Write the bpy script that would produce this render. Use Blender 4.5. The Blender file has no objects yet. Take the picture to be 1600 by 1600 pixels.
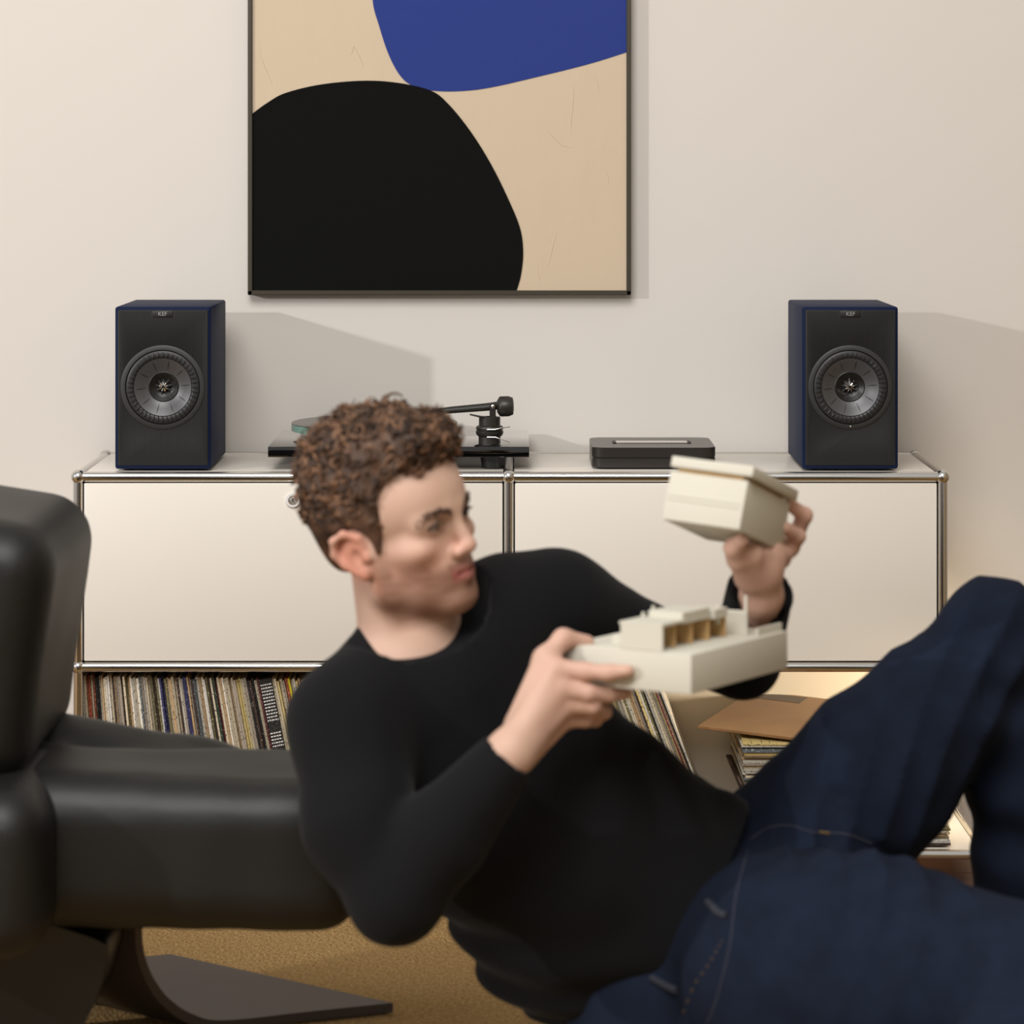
import bpy, bmesh, math, random
import numpy as np
from mathutils import Vector, Matrix
from mathutils.bvhtree import BVHTree

random.seed(7)
C = bpy.context.scene
COL = C.collection
PI = math.pi

# ------------------------------------------------------------------ camera, world, lights, exposure
CAM_H = 1.262
FPX = 4500.0
cam_d = bpy.data.cameras.new('camera')
cam = bpy.data.objects.new('camera', cam_d); COL.objects.link(cam)
cam.location = (0, 0, CAM_H); cam.rotation_euler = (PI / 2, 0, 0)
cam_d.sensor_width = 36; cam_d.lens = FPX / 1600 * 36
cam_d.shift_y = -(800 - 253) / 1600
cam_d.clip_end = 50
cam_d.dof.use_dof = True
cam_d.dof.focus_distance = 5.03
cam_d.dof.aperture_fstop = 4.2
C.camera = cam

def srgb(r, g, b):
    f = lambda c: (c / 255 / 12.92) if c / 255 <= .04045 else ((c / 255 + .055) / 1.055) ** 2.4
    return (f(r), f(g), f(b), 1)

W = bpy.data.worlds.new('world'); C.world = W; W.use_nodes = True
W.node_tree.nodes['Background'].inputs[0].default_value = (1.0, .97, .915, 1)
W.node_tree.nodes['Background'].inputs[1].default_value = .50

def lamp(name, kind, loc, energy, color, target=None, **kw):
    d = bpy.data.lights.new(name, kind); d.energy = energy; d.color = color
    for k, v in kw.items(): setattr(d, k, v)
    o = bpy.data.objects.new(name, d); COL.objects.link(o); o.location = loc
    if target is not None:
        o.rotation_euler = (Vector(target) - Vector(loc)).to_track_quat('-Z', 'Y').to_euler()
    return o
# key: a bright lamp standing to the left, ceiling panel above, a warm floor lamp right of the cabinet
lamp('key_lamp', 'AREA', (-4.18, 1.66, 2.09), 100, (1, .985, .975), (.1, 5.2, .8), shape='DISK', size=.13)
lamp('ceiling_panel', 'AREA', (-.7, 1.0, 3.8), 178, (1, .975, .945), (0, 4.0, .5), shape='RECTANGLE', size=2.4, size_y=2.0)
lamp('floor_lamp_light', 'SPOT', (1.30, 5.03, .33), 62, (1, .86, .66), (.30, 5.32, .23), spot_size=math.radians(52), spot_blend=.6, shadow_soft_size=.06)

C.view_settings.view_transform = 'Standard'
try: C.view_settings.look = 'None'
except Exception: pass
C.view_settings.exposure = -0.08
C.view_settings.gamma = 1
C.view_settings.use_curve_mapping = False

# ------------------------------------------------------------------ helpers
def P(px, py, Y):
    return Vector(((px - 800) * Y / FPX, Y, CAM_H - (py - 253) * Y / FPX))

def tag(o, label=None, cat=None, group=None, kind=None):
    if label: o['label'] = label
    if cat: o['category'] = cat
    if group: o['group'] = group
    if kind: o['kind'] = kind
    return o

def empty(name, loc=(0, 0, 0), rot=(0, 0, 0)):
    o = bpy.data.objects.new(name, None); COL.objects.link(o)
    o.location = loc; o.rotation_euler = rot; o.empty_display_size = .05
    return o

def mat(name, color, rough=.5, metal=0, spec=.5, noise=None, bump=None, coat=0, sheen=0, trans=0, attr=None):
    m = bpy.data.materials.new(name); m.use_nodes = True
    nt = m.node_tree; b = nt.nodes['Principled BSDF']
    b.inputs['Base Color'].default_value = color
    b.inputs['Roughness'].default_value = rough
    b.inputs['Metallic'].default_value = metal
    b.inputs['Specular IOR Level'].default_value = spec
    b.inputs['Coat Weight'].default_value = coat
    b.inputs['Sheen Weight'].default_value = sheen
    b.inputs['Transmission Weight'].default_value = trans
    tc = nt.nodes.new('ShaderNodeTexCoord')
    src = None
    if attr:
        a = nt.nodes.new('ShaderNodeVertexColor'); a.layer_name = attr
        src = a.outputs['Color']
        nt.links.new(src, b.inputs['Base Color'])
    if noise:      # (scale xyz, amount, colour2)
        mp = nt.nodes.new('ShaderNodeMapping'); mp.inputs['Scale'].default_value = noise[0]
        nt.links.new(tc.outputs['Object'], mp.inputs[0])
        n = nt.nodes.new('ShaderNodeTexNoise'); n.inputs['Scale'].default_value = 1; n.inputs['Detail'].default_value = 5
        nt.links.new(mp.outputs[0], n.inputs[0])
        mx = nt.nodes.new('ShaderNodeMix'); mx.data_type = 'RGBA'
        r = nt.nodes.new('ShaderNodeMapRange'); r.inputs[1].default_value = .35; r.inputs[2].default_value = .65
        r.inputs[4].default_value = noise[1]
        nt.links.new(n.outputs[0], r.inputs[0]); nt.links.new(r.outputs[0], mx.inputs[0])
        if src: nt.links.new(src, mx.inputs[6])
        else: mx.inputs[6].default_value = color
        mx.inputs[7].default_value = noise[2]
        nt.links.new(mx.outputs[2], b.inputs['Base Color'])
    if bump:       # (scale xyz, strength, distance)
        mp = nt.nodes.new('ShaderNodeMapping'); mp.inputs['Scale'].default_value = bump[0]
        nt.links.new(tc.outputs['Object'], mp.inputs[0])
        n = nt.nodes.new('ShaderNodeTexNoise'); n.inputs['Scale'].default_value = 1; n.inputs['Detail'].default_value = 4
        nt.links.new(mp.outputs[0], n.inputs[0])
        bp = nt.nodes.new('ShaderNodeBump'); bp.inputs['Strength'].default_value = bump[1]; bp.inputs['Distance'].default_value = bump[2]
        nt.links.new(n.outputs[0], bp.inputs['Height']); nt.links.new(bp.outputs[0], b.inputs['Normal'])
    return m

class MB:
    """collects shapes into one mesh"""
    def __init__(s): s.v = []; s.f = []
    def add(s, vs, fs):
        o = len(s.v); s.v += [tuple(v) for v in vs]; s.f += [tuple(i + o for i in f) for f in fs]; return s
    def box(s, lo, hi, bev=0, seg=2, M=None):
        bm = bmesh.new(); bmesh.ops.create_cube(bm, size=1)
        lo = Vector(lo); hi = Vector(hi); c = (lo + hi) / 2; d = hi - lo
        for v in bm.verts: v.co = Vector((v.co.x * d.x + c.x, v.co.y * d.y + c.y, v.co.z * d.z + c.z))
        if bev: bmesh.ops.bevel(bm, geom=bm.edges[:], offset=bev, segments=seg, profile=.5, affect='EDGES')
        return s.bm(bm, M)
    def bm(s, bm, M=None):
        bm.verts.index_update()
        s.add([(M @ v.co) if M else v.co for v in bm.verts], [[v.index for v in f.verts] for f in bm.faces]); bm.free(); return s
    def tube(s, pts, radii, n=12, cap=True, flat=None):
        pts = [Vector(p) for p in pts]
        if not hasattr(radii, '__len__'): radii = [radii] * len(pts)
        o = len(s.v); prev = None
        for i, p in enumerate(pts):
            d = (pts[min(i + 1, len(pts) - 1)] - pts[max(i - 1, 0)]).normalized()
            u = prev if prev is not None else d.orthogonal().normalized()
            u = (u - d * u.dot(d)); u = u.normalized() if u.length > 1e-6 else d.orthogonal().normalized()
            w = d.cross(u); prev = u
            for k in range(n):
                a = 2 * PI * k / n
                s.v.append(tuple(p + (u * math.cos(a) + w * math.sin(a)) * radii[i]))
        for i in range(len(pts) - 1):
            for k in range(n):
                a = o + i * n + k; b = o + i * n + (k + 1) % n
                s.f.append((a, b, b + n, a + n))
        if cap:
            s.f.append(tuple(o + k for k in reversed(range(n))))
            e = o + (len(pts) - 1) * n; s.f.append(tuple(e + k for k in range(n)))
        return s
    def lathe(s, prof, n=32, M=None, cap=True):
        """prof: (r, h) list turned about z"""
        o = len(s.v); M = M or Matrix()
        for r, h in prof:
            for k in range(n):
                a = 2 * PI * k / n; s.v.append(tuple(M @ Vector((r * math.cos(a), r * math.sin(a), h))))
        for i in range(len(prof) - 1):
            for k in range(n):
                a = o + i * n + k; b = o + i * n + (k + 1) % n
                s.f.append((a, b, b + n, a + n))
        if cap:
            s.f.append(tuple(o + k for k in reversed(range(n))))
            e = o + (len(prof) - 1) * n; s.f.append(tuple(e + k for k in range(n)))
        return s
    def prism(s, poly, d, M=None):
        """poly in xz plane, extruded along -y by d"""
        n = len(poly); M = M or Matrix()
        vs = [M @ Vector((x, 0, z)) for x, z in poly] + [M @ Vector((x, -d, z)) for x, z in poly]
        fs = [list(range(n)), list(range(2 * n - 1, n - 1, -1))] + [(i, i + n, (i + 1) % n + n, (i + 1) % n) for i in range(n)]
        return s.add(vs, fs)
    def mesh(s, name, smooth=None):
        me = bpy.data.meshes.new(name); me.from_pydata(s.v, [], s.f); me.validate()
        b = bmesh.new(); b.from_mesh(me); bmesh.ops.recalc_face_normals(b, faces=b.faces[:])
        if smooth is not None:
            for f in b.faces: f.smooth = True
            for e in b.edges:
                if len(e.link_faces) == 2 and e.calc_face_angle() > math.radians(smooth): e.smooth = False
        b.to_mesh(me); b.free(); return me
    def build(s, name, m, parent=None, smooth=35, loc=None):
        o = bpy.data.objects.new(name, s.mesh(name, smooth)); COL.objects.link(o)
        o.data.materials.append(m)
        if parent: o.parent = parent
        if loc is not None: o.location = loc
        return o

def drill(o, M, rad, h0, h1):
    """a round hole through a mesh"""
    c = MB().lathe([(rad, h0), (rad, h1)], 72, M).build('drill', M_black)
    m = o.modifiers.new('b', 'BOOLEAN'); m.object = c; m.operation = 'DIFFERENCE'; m.solver = 'EXACT'
    c.parent = o.parent
    bpy.context.view_layer.update()
    me = bpy.data.meshes.new_from_object(o.evaluated_get(bpy.context.evaluated_depsgraph_get()))
    o.modifiers.clear(); o.data = me; bpy.data.objects.remove(c)

def copy_tree(o, parent=None):
    c = o.copy(); COL.objects.link(c)
    if parent: c.parent = parent
    for ch in list(o.children): copy_tree(ch, c)
    return c

# ---- signed distance modelling (smooth unions) with surface nets, for soft bodies
def bumps(p, f, seed, n=5):
    r = np.random.RandomState(seed); o = 0
    for _ in range(n):
        d = r.normal(size=3); d = d / np.linalg.norm(d) * f * r.uniform(.6, 1.5)
        o = o + np.sin(p[..., 0] * d[0] + p[..., 1] * d[1] + p[..., 2] * d[2] + r.uniform(0, 6.28))
    return o / n

class Field:
    def __init__(s, lo, hi, h):
        s.lo = np.array(lo, np.float32); s.h = h
        s.n = np.ceil((np.array(hi) - s.lo) / h).astype(int) + 1
        s.a = np.full(s.n, .08, np.float32)
    def win(s, lo, hi, m):
        i0 = np.clip(np.floor((np.array(lo) - m - s.lo) / s.h).astype(int), 0, s.n)
        i1 = np.clip(np.ceil((np.array(hi) + m - s.lo) / s.h).astype(int) + 1, 0, s.n)
        g = np.meshgrid(*[(np.arange(i0[k], i1[k], dtype=np.float32) * s.h + s.lo[k]) for k in range(3)], indexing='ij')
        return (slice(i0[0], i1[0]), slice(i0[1], i1[1]), slice(i0[2], i1[2])), np.stack(g, -1)
    def put(s, sl, d, k, op):
        a = s.a[sl]
        if a.size == 0: return
        if op == 'add':
            h = np.clip(.5 + .5 * (a - d) / k, 0, 1); s.a[sl] = a * (1 - h) + d * h - k * h * (1 - h)
        else:
            h = np.clip(.5 - .5 * (a + d) / k, 0, 1); s.a[sl] = a * (1 - h) - d * h + k * h * (1 - h)
    def cone(s, a, b, ra, rb, k=.01, op='add'):
        a = np.array(a, np.float32); b = np.array(b, np.float32); r = max(ra, rb)
        sl, p = s.win(np.minimum(a, b) - r, np.maximum(a, b) + r, k + 3 * s.h + .004)
        ba = b - a; t = np.clip(((p - a) @ ba) / max(ba @ ba, 1e-9), 0, 1)
        d = np.linalg.norm(p - a - t[..., None] * ba, axis=-1) - (ra + (rb - ra) * t)
        s.put(sl, d.astype(np.float32), k, op); return s
    def chain(s, pts, rs, k=.008, op='add'):
        for i in range(len(pts) - 1): s.cone(pts[i], pts[i + 1], rs[i], rs[i + 1], k, op)
        return s
    def ell(s, c, R, r, k=.01, op='add'):
        """R rows are axes"""
        c = np.array(c, np.float32); R = np.array(R, np.float32); r = np.array(r, np.float32); m = r.max()
        sl, p = s.win(c - m, c + m, k + 3 * s.h + .004)
        q = (p - c) @ R.T; k0 = np.linalg.norm(q / r, axis=-1); k1 = np.linalg.norm(q / (r * r), axis=-1)
        s.put(sl, (k0 * (k0 - 1) / np.maximum(k1, 1e-6)).astype(np.float32), k, op); return s
    def ecap(s, a, b, w, ra, rb, k=.02):
        """capsule of oval section: ra, rb = (half width along w, half depth)"""
        a = np.array(a, np.float32); b = np.array(b, np.float32); ba = b - a; L = np.linalg.norm(ba); x = ba / L
        w = np.array(w, np.float32); w = w - x * (w @ x); w /= np.linalg.norm(w); e = np.cross(x, w)
        m = max(ra + rb); sl, p = s.win(np.minimum(a, b) - m, np.maximum(a, b) + m, k + 3 * s.h)
        q = p - a; t = np.clip((q @ x) / L, 0, 1); q = q - t[..., None] * ba
        rw = ra[0] + (rb[0] - ra[0]) * t; rd = ra[1] + (rb[1] - ra[1]) * t
        ax = (q @ x) / np.minimum(rw, rd); qw = (q @ w) / rw; qd = (q @ e) / rd
        d = (np.sqrt(ax * ax + qw * qw + qd * qd) - 1) * np.minimum(rw, rd)
        s.put(sl, d.astype(np.float32), k, 'add'); return s
    def rbox(s, c, R, half, r, k=.02, op='add'):
        c = np.array(c, np.float32); R = np.array(R, np.float32); half = np.array(half, np.float32); m = np.linalg.norm(half)
        sl, p = s.win(c - m, c + m, k + 3 * s.h)
        q = np.abs((p - c) @ R.T) - (half - r)
        d = np.linalg.norm(np.maximum(q, 0), axis=-1) + np.minimum(q.max(-1), 0) - r
        s.put(sl, d.astype(np.float32), k, op); return s
    def cut(s, pt, n, c, rad):
        """remove what lies on the n side of a plane, within rad of c"""
        c = np.array(c, np.float32); n = np.array(n, np.float32); n /= np.linalg.norm(n)
        sl, p = s.win(c - rad, c + rad, 0)
        d = (p - np.array(pt, np.float32)) @ n
        ins = np.linalg.norm(p - c, axis=-1) < rad
        s.a[sl] = np.where(ins, np.maximum(s.a[sl], d), s.a[sl]); return s
    def disp(s, fn):
        m = np.abs(s.a) < .05
        idx = np.argwhere(m); p = idx.astype(np.float32) * s.h + s.lo
        s.a[m] += fn(p).astype(np.float32); return s
    def surface(s, smooth=0):
        a = s.a; a[0] = a[-1] = .05; a[:, 0] = a[:, -1] = .05; a[:, :, 0] = a[:, :, -1] = .05
        ins = a < 0
        cnt = np.zeros(np.array(a.shape) - 1, np.int8)
        for c in np.ndindex(2, 2, 2):
            cnt += ins[c[0]:a.shape[0] - 1 + c[0], c[1]:a.shape[1] - 1 + c[1], c[2]:a.shape[2] - 1 + c[2]]
        cells = np.argwhere((cnt > 0) & (cnt < 8)); vid = np.full(cnt.shape, -1, np.int32)
        vid[tuple(cells.T)] = np.arange(len(cells))
        acc = np.zeros((len(cells), 3)); num = np.zeros(len(cells))
        for ax in range(3):
            o1, o2 = [k for k in range(3) if k != ax]
            for u in (0, 1):
                for w in (0, 1):
                    q = cells.copy(); q[:, o1] += u; q[:, o2] += w; q2 = q.copy(); q2[:, ax] += 1
                    f0 = a[tuple(q.T)].astype(float); f1 = a[tuple(q2.T)].astype(float); x = (f0 < 0) != (f1 < 0)
                    t = np.where(x, f0 / np.where(x, f0 - f1, 1), 0)
                    pos = (q - cells).astype(float); pos[:, ax] += t
                    acc[x] += pos[x]; num[x] += 1
        V = (cells + acc / num[:, None]) * s.h + s.lo
        Q = []
        for ax in range(3):
            o1, o2 = (ax + 1) % 3, (ax + 2) % 3
            A = [slice(None)] * 3; B = [slice(None)] * 3; A[ax] = slice(0, -1); B[ax] = slice(1, None)
            f0 = ins[tuple(A)]; f1 = ins[tuple(B)]
            e = np.argwhere(f0 != f1); inside0 = f0[tuple(e.T)]
            def cell(d1, d2):
                q = e.copy(); q[:, o1] -= d1; q[:, o2] -= d2; return vid[tuple(q.T)]
            q = np.stack([cell(1, 1), cell(0, 1), cell(0, 0), cell(1, 0)], 1)
            q[~inside0] = q[~inside0][:, ::-1]
            Q.append(q)
        Q = np.concatenate(Q); Q = Q[(Q >= 0).all(1)]
        for _ in range(smooth):
            sm = np.zeros_like(V); ct = np.zeros(len(V))
            for i in range(4):
                j = Q[:, (i + 1) % 4]; np.add.at(sm, Q[:, i], V[j]); np.add.at(ct, Q[:, i], 1)
                np.add.at(sm, j, V[Q[:, i]]); np.add.at(ct, j, 1)
            V = .5 * V + .5 * sm / np.maximum(ct, 1)[:, None]
        return V, Q

def np_mesh(name, V, Q, m, parent=None, color=None):
    me = bpy.data.meshes.new(name)
    me.vertices.add(len(V)); me.vertices.foreach_set('co', V.astype(np.float32).ravel())
    k = Q.shape[1]
    me.loops.add(len(Q) * k); me.loops.foreach_set('vertex_index', Q.astype(np.int32).ravel())
    me.polygons.add(len(Q)); me.polygons.foreach_set('loop_start', np.arange(0, len(Q) * k, k, dtype=np.int32))
    me.polygons.foreach_set('use_smooth', np.ones(len(Q), bool))
    me.update(); me.validate()
    if color is not None:
        at = me.color_attributes.new('Col', 'FLOAT_COLOR', 'POINT')
        at.data.foreach_set('color', np.concatenate([color, np.ones((len(color), 1))], 1).astype(np.float32).ravel())
    me.materials.append(m)
    o = bpy.data.objects.new(name, me); COL.objects.link(o)
    if parent: o.parent = parent
    return o

# ------------------------------------------------------------------ materials
M_side = mat('fill_blocker_tan', srgb(150, 136, 112), .9, bump=((6, 6, 6), .12, .01))  # for the added wall that holds back fill light
M_wall = mat('wall_plaster', srgb(216, 210, 203), .9, bump=((6, 6, 6), .12, .01))
M_wood_floor = mat('brown_wood', srgb(112, 76, 52), .45, noise=((3, 40, 3), .5, srgb(88, 58, 40)))
M_rug = mat('tan_carpet', srgb(208, 172, 118), 1, spec=.1, noise=((170, 120, 170), .8, srgb(168, 130, 80)), bump=((230, 170, 230), 1, .02))
M_chrome = mat('polished_chrome', (.70, .68, .655, 1), .17, 1)
M_panel = mat('cream_lacquer', srgb(228, 221, 211), .34, coat=.1)
M_back = mat('cream_lacquer_back', srgb(230, 220, 202), .5)
M_blue = mat('midnight_blue_satin', srgb(24, 34, 62), .5, spec=.05)
M_baffle = mat('charcoal_baffle', srgb(37, 37, 37), .65, spec=.3)
M_trim = mat('driver_trim_black', srgb(40, 40, 40), .5)
M_cone = mat('cone_grey', srgb(88, 88, 90), .42, metal=.5)
M_rubber = mat('surround_rubber', srgb(36, 36, 37), .45)
M_blackgloss = mat('gloss_black', srgb(8, 8, 9), .04, spec=.6, coat=1)
M_black = mat('matt_black', srgb(22, 21, 20), .5)
M_arm = mat('tonearm_black', srgb(40, 37, 33), .4)
M_amp = mat('amp_dark_grey', srgb(46, 42, 39), .3, metal=.2)
M_silver = mat('bright_metal', srgb(225, 222, 218), .22, 1)
M_glass = mat('green_glass', srgb(170, 215, 200), .12, trans=.55)
M_mat = mat('platter_mat', srgb(92, 88, 82), .25, spec=.6)
M_frame = mat('dark_bronze', srgb(66, 60, 50), .4, metal=.3)
M_canvas = mat('tan_paint', srgb(203, 184, 159), .75, bump=((14, 14, 5), .35, .006))
M_pblack = mat('black_paint', srgb(18, 18, 18), .9, spec=.08, bump=((9, 9, 25), .25, .003))
M_pblue = mat('blue_paint', srgb(44, 60, 130), .85, spec=.2, bump=((9, 9, 25), .25, .003))
M_leather = mat('black_leather', srgb(14, 14, 13), .5, spec=.45, bump=((90, 90, 90), .12, .002))
M_base = mat('dark_lacquered_wood', srgb(84, 76, 72), .5)
M_base_black = mat('black_lacquer', srgb(14, 14, 14), .4)
M_skin = mat('skin', srgb(205, 160, 138), .55, spec=.35, attr='Col')
M_hair = mat('auburn_hair', srgb(90, 58, 40), .55, spec=.3, attr='Col')
M_brow = mat('brown_brow', srgb(70, 48, 36), .7)
M_knit = mat('black_knit', srgb(20, 20, 22), .95, spec=.12, sheen=.04, bump=((220, 220, 220), .25, .002))
M_denim = mat('dark_denim', srgb(26, 33, 49), .95, spec=.1, noise=((22, 22, 22), .6, srgb(20, 25, 36)), bump=((500, 500, 500), .3, .001))
M_stitch = mat('denim_seam', srgb(52, 54, 64), .9)
M_thread = mat('gold_thread', srgb(96, 76, 46), .8)
M_loop = mat('denim_loop', srgb(40, 43, 54), .9)
M_card = mat('ivory_card', srgb(201, 197, 183), .8)
M_card_in = mat('light_wood', srgb(206, 170, 116), .7, noise=((60, 8, 60), .5, srgb(180, 140, 90)))
M_eye = mat('eye_white', srgb(150, 138, 130), .25)
M_iris = mat('dark_iris', srgb(34, 26, 22), .15)
M_letter = mat('grey_lettering', srgb(150, 150, 150), .5)
M_white_rubber = mat('white_ring', srgb(225, 222, 220), .4)

# ------------------------------------------------------------------ the room
WALL_Y = 5.382
tag(MB().box((-4, WALL_Y, 0), (4, WALL_Y + .1, 3.4)).build('wall_back', M_wall, smooth=None), kind='structure')
tag(MB().box((2.5, -1, 0), (2.6, WALL_Y, 3.4)).build('added_fill_blocker_wall', M_side, smooth=None), kind='structure')  # unseen wall, added only to cut light from the right and darken chrome reflections
fl = tag(MB().box((-4, -1, -.06), (4, WALL_Y + .1, -.018)).build('floor', M_wood_floor, smooth=None), kind='structure')
pm = {}
for r in range(4):
    y0 = 4.84 + r * .1355; off = random.uniform(-.9, -.1)
    for k in range(5):
        me = pm.get(0)
        x0 = -2.4 + off + k * 1.15
        if me is None:
            pb = MB().box((.0008, .0008, -.018), (1.1492, .1347, 0), .0015, 1).build('plank', M_wood_floor, fl, smooth=None); pm[0] = pb.data
        else:
            pb = bpy.data.objects.new('plank', me); COL.objects.link(pb); pb.parent = fl
        pb.location = (x0, y0, 0)
rug = MB().box((-2.6, .5, -.017), (2.2, 4.92, .006), .004, 2).build('rug', M_rug, smooth=None)
tag(rug, 'tan woven carpet lying under the black leather lounge chair', 'rug')

# ------------------------------------------------------------------ painting
PY = 5.352
def wp(px, py, Y=PY):
    p = P(px, py, Y); return (p.x, p.z)
pt = empty('painting', (wp(686, 0)[0], PY, wp(0, 461)[1]))
tag(pt, 'large framed abstract painting with black and blue shapes on tan ground, on the wall', 'painting')
x0, zb = wp(387, 461); x1, _ = wp(986, 461); zt = zb + .98
fw = .0085
def pchild(mb, name, m, **k):
    o = mb.build(name, m, pt, **k); o.location = -Vector(pt.location); return o
for lo, hi in (((x0, PY, zb), (x0 + fw, WALL_Y - .001, zt)), ((x1 - fw, PY, zb), (x1, WALL_Y - .001, zt)),
               ((x0, PY, zb), (x1, WALL_Y - .001, zb + fw)), ((x0, PY, zt - fw), (x1, WALL_Y - .001, zt))):
    pchild(MB().box(lo, hi, .0012, 1), 'frame_rail', M_frame)
CY = PY + .006
# canvas: a plastered ground with palette-knife ridges
cb = MB().box((x0 + fw, CY, zb + fw), (x1 - fw, WALL_Y - .004, zt - fw))
o = pchild(cb, 'canvas', M_canvas, smooth=None); o['label'] = 'tan plastered canvas ground'
rb = MB()
for path in ([(405, 60), (407, 90), (420, 120), (428, 140)], [(528, 78), (530, 112)], [(548, 88), (553, 72), (566, 98), (570, 112)],
             [(897, 115), (896, 150), (892, 190), (890, 228)], [(926, 108), (934, 130), (940, 162)], [(764, 140), (768, 165)],
             [(850, 195), (862, 212), (880, 228), (905, 232)], [(946, 258), (950, 280), (955, 305)], [(872, 350), (866, 375), (860, 400), (853, 430)],
             [(838, 400), (841, 430), (848, 448)], [(766, 205), (766, 240)], [(822, 240), (827, 255)], [(572, 74), (575, 110)]):
    pts = [Vector((wp(x, y)[0], CY - .0002, wp(x, y)[1])) for x, y in path]
    pts = [p + Vector((0, .0007, 0)) for p in pts]
    pchild(MB().tube(pts, [.0004] + [.0013] * (len(pts) - 2) + [.0004], 6), 'paint_ridge', M_canvas)
def spline(pts, n=10):
    out = []
    for i in range(len(pts) - 1):
        p0 = Vector(pts[max(i - 1, 0)]); p1 = Vector(pts[i]); p2 = Vector(pts[i + 1]); p3 = Vector(pts[min(i + 2, len(pts) - 1)])
        for k in range(n):
            t = k / n
            out.append(.5 * (2 * p1 + (p2 - p0) * t + (2 * p0 - 5 * p1 + 4 * p2 - p3) * t * t + (3 * p1 - p0 - 3 * p2 + p3) * t ** 3))
    out.append(Vector(pts[-1])); return out
il, ir = wp(387, 0)[0] + fw, wp(986, 0)[0] - fw
blk = spline([(393, 178), (418, 160), (446, 145), (500, 132), (565, 126), (620, 129), (672, 141), (700, 162), (735, 205), (768, 258), (796, 315), (813, 358), (817.5, 395), (814, 430), (807, 455)], 8)
poly = [(max(wp(p.x, p.y)[0], il), wp(p.x, p.y)[1]) for p in blk] + [(il, zb + fw)]
pchild(MB().prism(poly, .0016, Matrix.Translation((0, CY + .0002, 0))), 'black_shape', M_pblack, smooth=None)
blu = spline([(700, -230), (620, -170), (583, -60), (582, 0), (592, 40), (607, 85), (625, 118), (645, 134), (680, 142), (725, 142), (770, 136), (840, 120), (920, 100), (984, 80)], 8)
poly = [(min(wp(p.x, p.y)[0], ir), wp(p.x, p.y)[1]) for p in blu] + [(ir, wp(0, -230)[1])]
pchild(MB().prism(poly, .0012, Matrix.Translation((0, CY + .0002, 0))), 'blue_shape', M_pblue, smooth=None)

# ------------------------------------------------------------------ storage cabinet
FY, BY = 5.0, 5.345
XL, XM, XR, XE = -.7533, -.0056, .7478, .821
ZT, ZM, ZB = .7153, .3853, .0597
TR, BR = .0088, .0126
cab = empty('storage_cabinet', (0, (FY + BY) / 2, 0))
tag(cab, 'long low cream storage cabinet with chrome tube frame and ball joints against the wall', 'cabinet')
cab_off = -Vector(cab.location)
def cc(mb, name, m, smooth=35, par=None):
    o = mb.build(name, m, par or cab, smooth)
    if par is None: o.location = cab_off
    return o
balls = []
for Y in (FY, BY):
    for x in (XL, XM, XR):
        for z in (ZT, ZM): balls.append((x, Y, z))
    for x in (XL, XM, XE): balls.append((x, Y, ZB))
    balls.append((XE, Y, ZM))
tubes = []
for Y in (FY, BY):
    for z in (ZT, ZM): tubes += [((XL, Y, z), (XM, Y, z)), ((XM, Y, z), (XR, Y, z))]
    tubes += [((XR, Y, ZM), (XE, Y, ZM)), ((XL, Y, ZB), (XM, Y, ZB)), ((XM, Y, ZB), (XE, Y, ZB))]
    for x in (XL, XM): tubes += [((x, Y, ZT), (x, Y, ZM)), ((x, Y, ZM), (x, Y, ZB))]
    tubes += [((XR, Y, ZT), (XR, Y, ZM)), ((XE, Y, ZM), (XE, Y, ZB))]
for x, y, z in balls:
    if y == FY: tubes.append(((x, FY, z), (x, BY, z)))
bmesh_ball = None
for b in balls:
    if bmesh_ball is None:
        bm = bmesh.new(); bmesh.ops.create_uvsphere(bm, u_segments=24, v_segments=14, radius=BR)
        o = cc(MB().bm(bm), 'ball_joint', M_chrome, 180); bmesh_ball = o
    else:
        o = bmesh_ball.copy(); COL.objects.link(o)
    o.location = Vector(b) + cab_off
for a, b in tubes:
    cc(MB().tube([a, b], TR, 20), 'tube', M_chrome)
for x in (XL, XM, XE):
    for Y in (FY, BY):
        cc(MB().lathe([(.009, 0.0), (.011, .002), (.011, .012), (.006, .014), (.006, ZB - BR + .002)], 16, Matrix.Translation((x, Y, 0))), 'foot', M_chrome)
g = TR + .0006
for x0_, x1_ in ((XL, XM), (XM, XR)):
    cc(MB().box((x0_ + g, FY + g, ZT - .012), (x1_ - g, BY - g, ZT + .0062), .0015, 2), 'top_panel', M_panel)
    dr = cc(MB().box((x0_ + g + .0012, FY - .004, ZM + g + .0012), (x1_ - g - .0012, FY + .012, ZT - g - .0012), .0022, 2), 'door', M_panel)
    if x0_ == XL:
        lk = P(458, 781, FY - .004)
        Mx = Matrix.Translation(lk - Vector(cab.location) - Vector(dr.location) - cab_off + Vector((0, 0, 0))) 
        Mr = Matrix.Rotation(PI / 2, 4, 'X')
        base = Matrix.Translation(lk)
        lo = MB().lathe([(.0128, -.001), (.0128, .004), (.0122, .005), (.0085, .0052), (.0085, .004)], 32, base @ Mr).build('lock_ring', M_white_rubber, dr); lo['label'] = 'pale lock surround'
        lo = MB().lathe([(.0083, 0), (.0083, .0052), (.0072, .006), (.0066, .0048), (.0052, .0048), (.0046, .0062), (.001, .0062)], 32, base @ Mr).build('lock_core', M_silver, dr); lo['label'] = 'metal key lock'
        MB().box(lk + Vector((-.0007, -.0068, -.0026)), lk + Vector((.0007, -.006, .0026))).build('keyhole', M_black, dr)
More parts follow.
